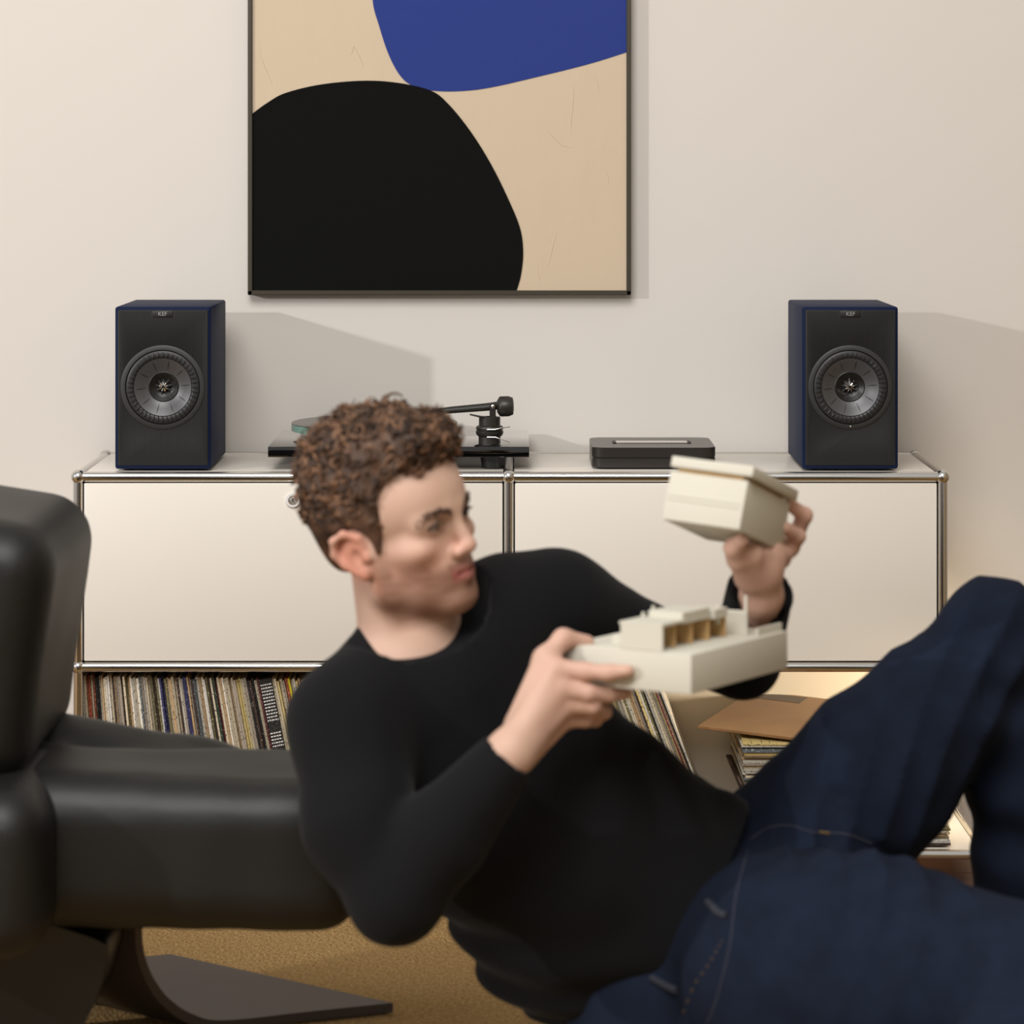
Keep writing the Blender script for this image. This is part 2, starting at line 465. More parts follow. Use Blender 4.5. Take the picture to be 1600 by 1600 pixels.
for x0_, x1_ in ((XL, XM), (XM, XE)):
    cc(MB().box((x0_ + g, FY + g, ZB - .010), (x1_ - g, BY - g, ZB + .0062), .0012, 1), 'shelf_panel', M_panel)
    cc(MB().box((x0_ + g, FY + g, ZM - .0062), (min(x1_, XR) - g, BY - g, ZM + .006), .0012, 1), 'shelf_panel', M_panel)
    cc(MB().box((x0_ + g, BY - .006, ZB + g), (x1_ - g, BY + .004, ZM - g), .0012, 1), 'back_panel', M_back)
    cc(MB().box((x0_ + g, BY - .006, ZM + g), (min(x1_, XR) - g, BY + .004, ZT - g), .0012, 1), 'back_panel', M_back)
for x in (XL, XM, XR):
    cc(MB().box((x - .004, FY + g, ZM + g), (x + .004, BY - g, ZT - g), .0012, 1), 'side_panel', M_panel)
for x in (XL, XM):
    cc(MB().box((x - .004, FY + g, ZB + g), (x + .004, BY - g, ZM - g), .0012, 1), 'side_panel', M_panel)
for k in (1, ):
    cc(MB().box((XR + g, FY + g, ZM - .006), (XE - g, BY - g, ZM + .006), .0012, 1), 'shelf_panel', M_panel)

# ------------------------------------------------------------------ speakers
TOPZ = ZT + .0062
def speaker(xc_px, label, led):
    Yf = 5.03
    w, h, d = .1675, .2835, .262
    xc = (xc_px - 800) * Yf / FPX
    r = empty('bookshelf_speaker', (xc, Yf + d / 2, TOPZ)); tag(r, label, 'speaker', 'pair of blue bookshelf speakers')
    z0 = .004
    bm = bmesh.new(); bmesh.ops.create_cube(bm, size=1)
    for v in bm.verts: v.co = Vector((v.co.x * w, v.co.y * d, (v.co.z + .5) * h + z0))
    bmesh.ops.bevel(bm, geom=bm.edges[:], offset=.0045, segments=3, profile=.5, affect='EDGES')
    body = MB().bm(bm).build('cabinet_body', M_blue, r)
    f = -d / 2
    # baffle with fine vertical ribs
    bw, b0, b1 = .1575, z0 + .0065, z0 + h - .0055
    baf = MB().box((-bw / 2, f - .003, b0), (bw / 2, f + .004, b1), .002, 2).build('baffle', M_baffle, r)
    cz = z0 + h * .505
    Mr = Matrix.Translation((0, f - .003, cz)) @ Matrix.Translation((0, 0, 0)) @ Matrix.Rotation(PI / 2, 4, 'X')
    Rr = .0735
    drill(body, Mr, .066, -.06, .02); drill(baf, Mr, .0665, -.06, .02)
    mb = MB(); n = 63
    for i in range(n):
        x = -bw / 2 + .004 + (bw - .008) * i / (n - 1)
        top = b1 - (.0135 if abs(x) < .0195 else .002)
        hc = math.sqrt(max(0, .0730 ** 2 - x * x))
        for s0, s1 in (((b0 + .002, cz - hc), (cz + hc, top)) if hc else ((b0 + .002, top),)):
            if s1 - s0 > .002: mb.box((x - .0005, f - .0037, s0), (x + .0005, f - .0029, s1))
    o = mb.build('baffle_rib', M_baffle, baf); o['kind'] = 'stuff'
    MB().lathe([(Rr, -.001), (Rr, .0012), (Rr - .002, .0022), (.0655, .0022), (.0640, -.004), (.058, -.0045)], 72, Mr, False).build('trim_ring', M_trim, r)
    # surround: ribbed rubber roll
    MB().lathe([(.0645, -.006), (.0640, .0002), (.0632, .0010), (.0600, .0016), (.0560, .0020), (.0530, .0016), (.0512, .0005), (.0505, -.004)], 72, Mr, False).build('surround', M_rubber, r)
    rib = MB()
    for i in range(44):
        a = 2 * PI * i / 44
        u = Vector((math.cos(a), math.sin(a), 0)); t = Vector((-u.y, u.x, 0))
        for sgn in (1,):
            pts = [Mr @ (u * rr + Vector((0, 0, zz))) for rr, zz in ((.0515, .0005), (.054, .0026), (.058, .0030), (.0615, .0018))]
            rib.tube(pts, [.0009, .0015, .0015, .0008], 6)
    rib.build('surround_rib', M_rubber, r)['kind'] = 'stuff'
    co = MB().lathe([(.0508, -.001), (.0500, .0002), (.0480, -.0008), (.038, -.006), (.0275, -.0125), (.0262, -.0128), (.0262, -.020)], 72, Mr, False)
    co.build('cone', M_cone, r)
    cr = MB()
    for i in range(10):
        a = 2 * PI * i / 10 + .08
        u = Vector((math.cos(a), math.sin(a), 0))
        cr.tube([Mr @ (u * rr + Vector((0, 0, zz))) for rr, zz in ((.031, -.0098), (.040, -.0044), (.0465, -.0012))], [.0003, .0007, .0003], 6)
    cr.build('cone_crease', M_trim, r)['kind'] = 'stuff'
    MB().lathe([(.0263, -.022), (.0263, -.0118), (.0252, -.0112), (.020, -.0145), (.0135, -.019), (.004, -.0195)], 48, Mr, False).build('tweeter_throat', M_base_black, r)
    MB().lathe([(.012, -.021), (.0105, -.017), (.007, -.0145), (.003, -.0135)], 32, Mr).build('tweeter_dome', M_black, r)
    for i in range(9):
        a = 2 * PI * i / 9 + .2
        u = Vector((math.cos(a), math.sin(a), 0))
        fin = MB().tube([Mr @ (u * rr + Vector((0, 0, zz))) for rr, zz in ((.0025, -.0095), (.0070, -.0105), (.0135, -.0165))], [.0007, .0016, .0008], 6)
        fin.build('waveguide_fin', M_silver, r)
    # name badge
    MB().box((-.0178, f - .0045, z0 + h - .0185), (.0178, f - .002, z0 + h - .0062), .0012, 2).build('badge', M_black, r)
    cu = bpy.data.curves.new('brand_lettering', 'FONT'); cu.body = 'KEF'; cu.size = .0098; cu.align_x = 'CENTER'; cu.align_y = 'CENTER'; cu.extrude = .0002
    to = bpy.data.objects.new('tmp', cu); COL.objects.link(to)
    bpy.context.view_layer.update()
    me = bpy.data.meshes.new_from_object(to.evaluated_get(bpy.context.evaluated_depsgraph_get())); bpy.data.objects.remove(to)
    me.materials.clear(); me.materials.append(M_letter)
    lo = bpy.data.objects.new('brand_lettering', me); COL.objects.link(lo); lo.parent = r
    lo.location = (0, f - .0048, z0 + h - .0124); lo.rotation_euler = (PI / 2, 0, 0)
    for sx in (-1, 1):
        for sy in (-1, 1):
            MB().lathe([(.008, 0), (.009, .001), (.009, .004), (.007, .005)], 16, Matrix.Translation((sx * .065, sy * .1, 0))).build('foot', M_black, r)
    if led:
        MB().lathe([(.0013, .002), (.0013, .0028), (.0006, .0031)], 12, Mr @ Matrix.Translation((0, -.0685, 0))).build('indicator', M_silver, r)
    return r
speaker(254.5, 'navy blue bookshelf speaker with black front, left end of the cabinet', False)
speaker(1328.5, 'navy blue bookshelf speaker with black front, right end of the cabinet', True)

# ------------------------------------------------------------------ turntable
tt = empty('turntable', (P(623, 0, 5.2).x, 5.2, TOPZ)); tag(tt, 'gloss black turntable with glass platter on the cabinet behind the man', 'turntable')
TTZ = CAM_H - (698 - 253) * 5.035 / FPX
def tc(mb, name, m, smooth=35, label=None):
    o = mb.build(name, m, tt, smooth); o.location = -Vector(tt.location)
    if label: o['label'] = label
    return o
xa, xb = P(418.5, 0, 5.035).x, P(827, 0, 5.035).x
tc(MB().box((xa, 5.035, TTZ - .0185), (xb, 5.352, TTZ), .0012, 2), 'plinth', M_blackgloss)
for px, Y in ((490, 5.10), (771, 5.085), (630, 5.31)):
    x = P(px, 0, Y).x
    tc(MB().lathe([(.018, TOPZ), (.0205, TOPZ + .0015), (.0235, TTZ - .019), (.020, TTZ - .0184)], 32, Matrix.Translation((x, Y, 0))), 'foot', M_black)
pc = Vector((P(585, 0, 5.2).x, 5.2, 0))
PZ = CAM_H - (661 - 253) * 5.2 / FPX
tc(MB().lathe([(.06, TTZ - .0005), (.06, TTZ + .012), (.05, TTZ + .013)], 40, Matrix.Translation(pc)), 'sub_platter', M_black)
tc(MB().lathe([(.147, PZ - .012), (.150, PZ - .0115), (.150, PZ - .0005), (.1495, PZ)], 72, Matrix.Translation(pc)), 'platter', M_glass, label='green-edged glass platter')
tc(MB().lathe([(.149, PZ), (.1495, PZ + .0015), (.148, PZ + .0022), (.05, PZ + .0022)], 72, Matrix.Translation(pc)), 'platter_mat', M_mat)
tc(MB().lathe([(.004, PZ), (.004, PZ + .010), (.003, PZ + .012)], 16, Matrix.Translation(pc)), 'spindle', M_silver)
# tonearm tower
ty = 5.10
tx = P(765, 0, ty).x
def tz(py, Y=ty): return CAM_H - (py - 253) * Y / FPX
T = Matrix.Translation((tx, ty, 0))
tc(MB().lathe([(.0195, TTZ), (.0195, tz(682)), (.0225, tz(680)), (.0245, tz(676.5)), (.0245, tz(673)), (.0225, tz(672)), (.0225, tz(671))], 32, T), 'arm_base', M_arm)
tc(MB().lathe([(.0235, tz(671)), (.0245, tz(669)), (.0235, tz(666)), (.0190, tz(664)), (.0190, tz(652)), (.0175, tz(651))], 32, T), 'arm_collar', M_arm)
yk = MB()
for s in (-1, 1):
    yk.box((tx - .004 + .004, ty + s * .011 - .0022, tz(660)), (tx + .011, ty + s * .011 + .0022, tz(630)), .001, 1)
yk.box((tx - .008, ty - .013, tz(662)), (tx + .013, ty + .013, tz(651)), .0015, 1)
tc(yk, 'bearing_yoke', M_amp)
for s in (-1, 1):
    tc(MB().lathe([(.003, 0), (.003, .002), (.0015, .0028)], 14, Matrix.Translation((tx + .006, ty + s * .0125, tz(634))) @ Matrix.Rotation(s * -PI / 2, 4, 'X')), 'bearing_screw', M_silver)
a1 = P(783, 633, ty); a2 = P(706, 640.5, 5.13); a3 = P(640, 649, 5.15); a4 = P(600, 652, 5.155)
tc(MB().tube([a1, P(760, 636, ty + .008), a2, a3, a4], [.0072, .0070, .0062, .0056, .0056], 14), 'arm_tube', M_arm)
tc(MB().box(a4 + Vector((-.022, -.008, -.012)), a4 + Vector((.004, .008, .002)), .002, 1), 'headshell', M_arm)
dirw = (P(800, 634.6, ty) - P(776, 635.4, ty)).normalized()
Mw = Matrix.Translation(P(776.5, 635.3, ty)) @ dirw.to_track_quat('Z', 'Y').to_matrix().to_4x4()
tc(MB().lathe([(.010, 0), (.0165, .004), (.0180, .0065), (.0180, .0205), (.0150, .0285), (.006, .0300)], 40, Mw), 'counterweight', M_arm)
tc(MB().tube([P(761, 671.3, ty - .026), P(774, 671, ty - .026), P(785, 668.5, ty - .024), P(797, 667, ty - .02)], [.0011, .0011, .001, .0008], 8), 'bias_rod', M_silver)
tc(MB().tube([P(761, 683, ty - .022), P(774, 683, ty - .024), P(785, 687, ty - .024), P(797, 691.5, ty - .02)], [.0008, .0008, .0007, .0006], 8), 'cue_lever', M_silver)
tc(MB().tube([P(734, 647.5, ty - .02), P(750, 651, ty - .018), P(758, 652, ty - .016)], [.0014, .0018, .002], 8), 'arm_lift', M_arm)

# ------------------------------------------------------------------ amplifier box
ax0, ax1 = P(925, 0, 5.06).x, P(1119, 0, 5.06).x
aw = ax1 - ax0
amp = empty('stereo_amplifier', ((ax0 + ax1) / 2, 5.06 + .095, TOPZ)); tag(amp, 'slim dark grey amplifier box with rounded corners on the cabinet top', 'amplifier')
def rrect(w, d, r, n=8):
    out = []
    for cx, cy, a0 in ((w / 2 - r, d / 2 - r, 0), (-w / 2 + r, d / 2 - r, 90), (-w / 2 + r, -d / 2 + r, 180), (w / 2 - r, -d / 2 + r, 270)):
        for k in range(n + 1):
            a = math.radians(a0 + 90 * k / n); out.append((cx + r * math.cos(a), cy + r * math.sin(a)))
    return out
def slab(w, d, r, z0, z1, ch=.001):
    mb = MB(); rings = [(w - 2 * ch, d - 2 * ch, r - ch, z0), (w, d, r, z0 + ch), (w, d, r, z1 - ch), (w - 2 * ch, d - 2 * ch, r - ch, z1)]
    n = None
    for w_, d_, r_, z in rings:
        pts = rrect(w_, d_, r_); n = len(pts); mb.v += [(x, y, z) for x, y in pts]
    for i in range(3):
        for k in range(n): mb.f.append((i * n + k, i * n + (k + 1) % n, (i + 1) * n + (k + 1) % n, (i + 1) * n + k))
    mb.f.append(tuple(reversed(range(n)))); mb.f.append(tuple(3 * n + k for k in range(n)))
    return mb
slab(aw, .19, .022, .003, .0195).build('lower_shell', M_amp, amp)
slab(aw - .002, .188, .021, .019, .0212).build('seam', M_black, amp)
slab(aw, .19, .022, .0207, .0385).build('upper_shell', M_amp, amp)
slab(aw - .016, .172, .018, 0, .0035).build('foot', M_black, amp)
slab(.128, .036, .004, .0386, .0400).build('top_inlay', M_silver, amp)['label'] = 'pale recessed strip on top'
for sx in (-1, 1):
    slab(.006, .036, .002, .0385, .0402, .0005).build('inlay_end', M_black, amp).location = (sx * .067, 0, 0)
MB().lathe([(.0012, 0), (.0012, .001), (.0006, .0012)], 12, Matrix.Translation((.001, -.0952, .0115)) @ Matrix.Rotation(PI / 2, 4, 'X')).build('sensor', M_black, amp)

# ------------------------------------------------------------------ records
pal = [('cream', 214, 200, 172), ('ivory', 228, 220, 204), ('tan', 186, 156, 118), ('dark brown', 62, 44, 36), ('black', 26, 24, 24),
       ('rust red', 150, 74, 48), ('olive', 112, 104, 70), ('slate grey', 96, 104, 108), ('pale yellow', 214, 192, 128), ('warm grey', 168, 156, 140),
       ('navy blue', 44, 44, 88), ('burgundy', 104, 42, 44), ('dark green', 48, 62, 48), ('bright yellow', 214, 194, 40), ('white', 236, 232, 224)]
def sleeve_mat(nm, c):
    m = bpy.data.materials.new('sleeve_' + nm.replace(' ', '_')); m.use_nodes = True; nt = m.node_tree; b = nt.nodes['Principled BSDF']
    b.inputs['Roughness'].default_value = .55
    tc_ = nt.nodes.new('ShaderNodeTexCoord'); oi = nt.nodes.new('ShaderNodeObjectInfo')
    av = nt.nodes.new('ShaderNodeVectorMath'); av.operation = 'MULTIPLY_ADD'
    av.inputs[1].default_value = (330, 12, 240)
    cx = nt.nodes.new('ShaderNodeCombineXYZ'); ml = nt.nodes.new('ShaderNodeMath'); ml.operation = 'MULTIPLY'; ml.inputs[1].default_value = 500
    nt.links.new(oi.outputs['Random'], ml.inputs[0]); nt.links.new(ml.outputs[0], cx.inputs[0]); nt.links.new(ml.outputs[0], cx.inputs[2])
    nt.links.new(tc_.outputs['Object'], av.inputs[0]); nt.links.new(cx.outputs[0], av.inputs[2])
    n = nt.nodes.new('ShaderNodeTexNoise'); n.inputs['Scale'].default_value = 1; n.inputs['Detail'].default_value = 2
    nt.links.new(av.outputs[0], n.inputs[0])
    rp = nt.nodes.new('ShaderNodeMapRange'); rp.inputs[1].default_value = .58; rp.inputs[2].default_value = .66; nt.links.new(n.outputs[0], rp.inputs[0])
    mx = nt.nodes.new('ShaderNodeMix'); mx.data_type = 'RGBA'
    nt.links.new(rp.outputs[0], mx.inputs[0])
    lum = sum(c) / 3
    mx.inputs[6].default_value = srgb(*c); mx.inputs[7].default_value = srgb(*( [x * .45 for x in c] if lum > 110 else [min(255, x * 1.2 + 75) for x in c]))
    hv = nt.nodes.new('ShaderNodeHueSaturation'); mr = nt.nodes.new('ShaderNodeMapRange'); mr.inputs[3].default_value = .42; mr.inputs[4].default_value = 1.0
    nt.links.new(oi.outputs['Random'], mr.inputs[0]); nt.links.new(mr.outputs[0], hv.inputs['Value']); nt.links.new(mx.outputs[2], hv.inputs['Color'])
    nt.links.new(hv.outputs[0], b.inputs['Base Color'])
    return m
SM = {p[0]: sleeve_mat(p[0], p[1:]) for p in pal}
HN = .300
sleeve_data = {}
def sleeve_mesh(nm, t, L=.300, H=HN):
    k = (nm, round(t, 4), H)
    if k not in sleeve_data:
        # a folded card sleeve: spine rounded, mouth slightly open
        me = MB().box((-t / 2, 0, 0), (t / 2, L, H), min(.0006, t * .2), 1).mesh('record', None); me.materials.append(SM[nm]); sleeve_data[k] = me
    return sleeve_data[k]
def ordinal(n):
    return '%d%s' % (n, 'th' if 10 <= n % 100 <= 20 else {1: 'st', 2: 'nd', 3: 'rd'}.get(n % 10, 'th'))
names = [p[0] for p in pal]
wts = [20, 14, 14, 9, 8, 4, 6, 6, 7, 12, 1, 3, 3, 0, 5]
ZS = ZB + .0065
x = XL + TR + .006
i = 0
rr_ = random.Random(11)
special = {26: 'navy blue', 64: 'bright yellow', 4: 'rust red', 8: 'dark brown'}
while x < P(600, 0, 5.0).x:
    i += 1
    px = 800 + x * 900
    th = math.radians(3.5 + 8.0 * min(1, (px - 130) / 330))
    nm = rr_.choices(names, wts)[0]
    t = rr_.choice([.0030, .0036, .0036, .0042, .0050])
    box_set = False
    if 452 < px < 474 and not any(k == 'bx' for k in special): nm = 'black'; t = .022; special['bx'] = 1; box_set = True
    elif 318 < px < 326 and 'nv' not in special: nm = 'navy blue'; t = .007; special['nv'] = 1
    elif 500 < px < 504: nm = 'bright yellow'; t = .004
    elif i == 4: nm = 'rust red'
    elif i in (8, 9): nm = 'black'
    H = HN - rr_.choice([0, 0, .002, .004])
    me = sleeve_mesh(nm, t, .300, H)
    o = bpy.data.objects.new('record_box_set' if box_set else 'record', me); COL.objects.link(o)
    ct = t / math.cos(th)
    o.location = (x + ct / 2, FY + .022 + rr_.uniform(0, .008), ZS + t / 2 * math.sin(th)); o.rotation_euler = (0, -th, 0)
    if box_set:
        tag(o, 'wide black boxed record set with white print, among the left upright records', 'record', 'upright records in the left bay')
        pm_ = mat('white_print', srgb(215, 212, 206), .6)
        pr = MB(); q = random.Random(3)
        for row in range(46):
            z = .03 + row * .0057
            if .135 < z < .178 or .205 < z < .222: continue
            xx = -.0098
            while xx < .0085:
                wd = q.uniform(.0015, .005); pr.box((xx, -.0003, z), (min(xx + wd, .0098), .0002, z + .0022)); xx += wd + .0012
        po = pr.build('print_block', pm_, o, smooth=None)
    else:
        tag(o, '%s record sleeve, %s from the left end of the upright row' % (nm, ordinal(i)), 'record', 'upright records in the left bay')
    x += ct + .00062 + (.0006 if rr_.random() < .1 else 0)
# leaning records, right of the middle post
x = P(975, 0, 5.0).x; i = 0
x_end = P(1131, 0, 5.03).x
row = []
while x < x_end:
    t = rr_.choice([.0030, .0036, .0036, .0042]); row.append((x, t)); x += t * 1.09 + .0002
for j, (x, t) in enumerate(row):
    f = j / len(row); th = math.radians(17 + 4.5 * f)
    nm = rr_.choices(names, wts)[0]
    if j == len(row) - 1: nm = 'ivory'
    if j == len(row) - 2: nm = 'black'
    H = HN - rr_.choice([0, .002, .003])
    o = bpy.data.objects.new('record', sleeve_mesh(nm, t, .300, H)); COL.objects.link(o)
    o.location = (x, FY + .022 + rr_.uniform(0, .006), ZS + t / 2 * math.sin(th)); o.rotation_euler = (0, -th, 0)
    n_ = len(row) - j
    tag(o, '%s record sleeve leaning behind the wooden model, %s from the right' % (nm, ordinal(n_)) if n_ > 1 else
        'ivory record sleeve at the right end of the leaning row', 'record', 'leaning records in the right bay')
# flat pile
z = ZS; PILE_TOP = CAM_H - (1160 - 253) * 5.04 / FPX
mid = CAM_H - (1240 - 253) * 5.04 / FPX
stack = []
k = 0
while z < PILE_TOP:
    t = rr_.choice([.0032, .0038, .0045, .0055, .003])
    nm = rr_.choices(names, wts)[0]
    low = z < mid
    xc = (P(1345 if low else 1292, 0, 5.05).x) + rr_.uniform(-.006, .006)
    me = sleeve_mesh(nm, t)
    o = bpy.data.objects.new('record', me); COL.objects.link(o)
    o.rotation_euler = (0, PI / 2, rr_.uniform(-.015, .015))
    o.location = (xc - .15, FY + .02 + rr_.uniform(0, .012), z + t / 2)
    stack.append((o, nm)); z += t + .0002
for n_, (o, nm) in enumerate(stack):
    tag(o, '%s record sleeve lying flat in the pile, %s from its bottom' % (nm, ordinal(n_ + 1)), 'record', 'flat pile of records in the right bay')
topm = mat('tan_cover', srgb(146, 108, 70), .4, noise=((8, 8, 8), .5, srgb(118, 84, 54)))
o = MB().box((-.155, -.155, -.0025), (.155, .155, .0025), .0008, 1).build('record', topm, smooth=None)
o.location = (P(1270, 0, 5.2).x, 5.168, z + .0135); o.rotation_euler = (math.radians(2), math.radians(2.4), math.radians(-23))
o.location.x = P(1262, 0, 5.17).x
tag(o, 'tan-covered record lying askew on top of the flat pile', 'record', 'flat pile of records in the right bay')
cm2 = MB().box((-.13, -.02, .0025), (-.03, .03, .0029)).build('cover_patch', mat('grey_print', srgb(96, 88, 84), .6), o, smooth=None)
cm2.location = (-.015, .115, 0)

# ------------------------------------------------------------------ lounge chair
chair = empty('lounge_chair', (-.55, 3.95, 0)); tag(chair, 'black leather lounge chair with bent plate base, left of the man', 'chair')
def ch(o, label=None):
    o.parent = chair; o.location = Vector(o.location) - Vector(chair.location)
    if label: o['label'] = label
    return o
I3 = np.eye(3)
def wrinkle(seed, amp, f): return lambda p: amp * bumps(p, f, seed)
F = Field((-1.15, 3.45, .17), (-.05, 4.45, .56), .008)
c0 = P(330, 1327, 3.92)
Ry = lambda a: np.array([[math.cos(a), 0, math.sin(a)], [0, 1, 0], [-math.sin(a), 0, math.cos(a)]])
F.rbox((P(300, 0, 3.88).x - .185, 3.88, .360), Ry(-.03), (.42, .14, .101), .06, .01)
F.cone(P(20, 1208, 4.08), P(300, 1258, 4.06), .095, .088, .03)
F.cone(P(300, 1258, 4.06), P(545, 1302, 4.02), .088, .075, .03)
F.ell(P(215, 1158, 3.985), Ry(.09), (.10, .024, .014), .02, 'sub')
F.disp(lambda p: .004 * bumps(p * np.array([1, 2.2, .6]), 18, 5) + .002 * bumps(p, 45, 6))
V, Q = F.surface(1); ch(np_mesh('seat_cushion', V, Q, M_leather))
F = Field((-1.15, 3.4, .17), (-.45, 4.3, .56), .008)
F.rbox((P(-95, 0, 3.72).x, 3.80, .352), I3, (.148, .17, .112), .06, .01)
F.disp(lambda p: .003 * bumps(p, 25, 8))
V, Q = F.surface(1); ch(np_mesh('front_cushion', V, Q, M_leather))
F = Field((-1.15, 3.5, .40), (-.4, 4.4, .95), .008)
F.rbox(P(-62, 978, 3.95), Ry(math.radians(-8)), (.142, .22, .176), .065, .01)
F.ecap(P(-60, 950, 3.93), P(-95, 1120, 3.93), (0, 1, 0), (.19, .11), (.17, .09), .05)
F.disp(lambda p: .003 * bumps(p, 22, 9))
V, Q = F.surface(1); ch(np_mesh('backrest', V, Q, M_leather))
def strip(name, path, Wv, t, m):
    """a bent plate: path of near-edge points, width vector, thickness"""
    path = [Vector((p.x, p.y, p.z)) for p in path]; Wv = Vector(Wv); mb = MB(); n = len(path)
    for i in range(n):
        d = (path[min(i + 1, n - 1)] - path[max(i - 1, 0)]).normalized(); nr = d.cross(Wv).normalized()
        p = path[i]
        for q in (p, p + Wv, p + Wv - nr * t, p - nr * t): mb.v.append(tuple(q))
    for i in range(n - 1):
        for k in range(4):
            a = i * 4 + k; b = i * 4 + (k + 1) % 4; mb.f.append((a, b, b + 4, a + 4))
    mb.f.append((3, 2, 1, 0)); mb.f.append(tuple((n - 1) * 4 + k for k in range(4)))
    return ch(mb.build(name, m, None, 40))
def F3(px, py, z):    # point at height z seen at pixel
    Y = FPX * (CAM_H - z) / (py - 253); return P(px, py, Y)
e = F3(614, 1567, .022)
b0 = F3(352, 1594, .022); 
pth = spline([P(222, 1440, 4.03), P(224, 1480, 4.04), P(236, 1520, 4.06), P(262, 1558, 4.09), P(302, 1585, 4.14), b0, b0.lerp(e, .5), e], 8)
strip('base_plate', pth, (-.36, .262, 0), .014, M_base)['label'] = 'dark brown bent foot plate'
pth = spline([P(60, 1440, 3.86), P(150, 1468, 3.86), P(167, 1490, 3.86), P(158, 1540, 3.86), P(132, 1600, 3.86), P(90, 1660, 3.86), P(20, 1700, 3.86)], 8)
strip('base_panel', pth, (-.0, .30, 0), .02, M_base_black)
poly = [(p.x, p.z) for p in pth] + [(pth[-1].x - .25, pth[-1].z), (pth[0].x - .25, pth[0].z)]
ch(MB().prism(poly, .02, Matrix.Translation((0, 3.879, 0))).build('base_cheek', M_base_black, None, 40))
ch(MB().box((P(-80, 0, 4.0).x, 3.98, .20), (P(240, 0, 4.03).x, 4.16, .262), .01, 2).build('base_rail', M_base_black, None))

# ------------------------------------------------------------------ person
hO = np.array(P(625, 842, 3.70))
Lx = np.array([.55, .81, .20]); Lx /= np.linalg.norm(Lx)
Ux = np.array([-.24, -.076, .968]); Ux -= Lx * (Ux @ Lx); Ux /= np.linalg.norm(Ux)
Fx = np.cross(Lx, Ux)
HR = np.stack([Fx, Lx, Ux])
HS = 1.03
def H(a, b, c): return hO + HS * (a * Fx + b * Lx + c * Ux)
def Hr(a, b, c): return (a * HS, b * HS, c * HS)

B = Field((-.40, 3.34, .20), (.45, 4.06, 1.0), .0028)
# skull and face
B.ell(H(-.006, 0, .055), HR, Hr(.099, .076, .080), .02)
B.ell(H(.036, 0, .050), HR, Hr(.064, .064, .060), .02)
B.ell(H(.036, 0, -.020), HR, Hr(.052, .056, .062), .02)
for s in (-1, 1):
    B.cone(H(.004, s * .050, -.050), H(.064, s * .013, -.080), .017, .018, .022)
    B.cone(H(.004, s * .058, .0), H(.004, s * .051, -.052), .018, .017, .02)
    B.ell(H(.054, s * .045, -.006), HR, Hr(.026, .019, .016), .02)
    B.cone(H(.072, s * .043, .026), H(.088, s * .010, .032), .011, .011, .014)
B.ell(H(.034, 0, -.056), HR, Hr(.048, .044, .036), .02)
B.ell(H(.067, 0, -.079), HR, Hr(.0195, .024, .0165), .014)
B.ell(H(.069, 0, -.045), HR, Hr(.021, .030, .024), .014)
for s in (-1, 1):
    B.ell(H(.096, s * .032, .0195), HR, Hr(.017, .019, .0105), .012, 'sub')
B.cone(H(.088, 0, .030), H(.102, 0, -.012), .0080, .0095, .010)
B.ell(H(.1020, 0, -.0165), HR, Hr(.0110, .0112, .0098), .006)
for s in (-1, 1):
    B.ell(H(.0915, s * .0125, -.0205), HR, Hr(.0110, .0075, .0080), .005)
    B.ell(H(.0965, s * .0065, -.0275), HR, Hr(.0055, .0035, .003), .003, 'sub')
    B.cone(H(.0895, s * .002, -.0415), H(.0765, s * .0225, -.0480), .0052, .0030, .006)
    B.cone(H(.0880, s * .001, -.0545), H(.0765, s * .0210, -.0495), .0062, .0030, .006)
    B.cone(H(.0955, s * .001, -.0480), H(.0790, s * .0260, -.0487), .0022, .0014, .003, 'sub')
    # eyelids around the eyeball
    B.ell(H(.0745, s * .0315, .0200), HR, Hr(.0150, .0150, .0140), .004)
    B.ell(H(.0890, s * .0325, .0178), HR, Hr(.0080, .0125, .0036), .002, 'sub')
    # ear
    ea = [H(.008, s * .072, .010), H(.002, s * .079, .026), H(-.013, s * .088, .035), H(-.029, s * .091, .028), H(-.034, s * .089, .010), H(-.026, s * .084, -.006), H(-.013, s * .079, -.018)]
    B.chain(ea, [.0042, .0048, .0050, .0050, .0048, .0045, .0045], .004)
    B.ell(H(-.014, s * .0785, .010), HR, Hr(.020, .0065, .024), .006)
    B.ell(H(-.004, s * .0770, -.020), HR, Hr(.0085, .006, .010), .006)
    B.ell(H(-.005, s * .0865, .002), HR, Hr(.0085, .0075, .0115), .003, 'sub')
    B.ell(H(-.014, s * .0900, .018), HR, Hr(.0080, .0050, .0075), .003, 'sub')
    B.ell(H(.007, s * .0765, .000), HR, Hr(.0055, .005, .0075), .004)
# neck, then a slim trunk and arms inside the clothes
neck0 = H(-.018, 0, -.030); neck1 = np.array(P(646, 1040, 3.73))
B.cone(neck0, neck1, .057, .066, .02)
B.cone(H(.018, 0, -.075), np.array(P(660, 1035, 3.71)), .026, .040, .02)
SN = np.array(P(548, 1128, 3.63)); SF = np.array(P(872, 942, 3.82))
EN = np.array(P(617, 1402, 3.52)); EF = np.array(P(1160, 1034, 3.92))
WN = np.array(P(796, 1178, 3.51)); WF = np.array(P(1190, 930, 3.765))
B.cone(neck1, np.array(P(860, 1270, 3.74)), .08, .09, .02)
B.cone(neck1, SN, .06, .05, .02); B.cone(neck1, SF, .06, .05, .02)
B.cone(SN, EN, .045, .036, .01); B.cone(SF, np.array(P(1010, 1005, 3.88)), .042, .036, .01); B.cone(np.array(P(1010, 1005, 3.88)), EF, .036, .036, .01)
B.cone(EN, WN, .037, .0285, .01)
B.cone(EF, WF, .036, .0265, .01)
def px3(*l): return [np.array(P(*q)) for q in l]
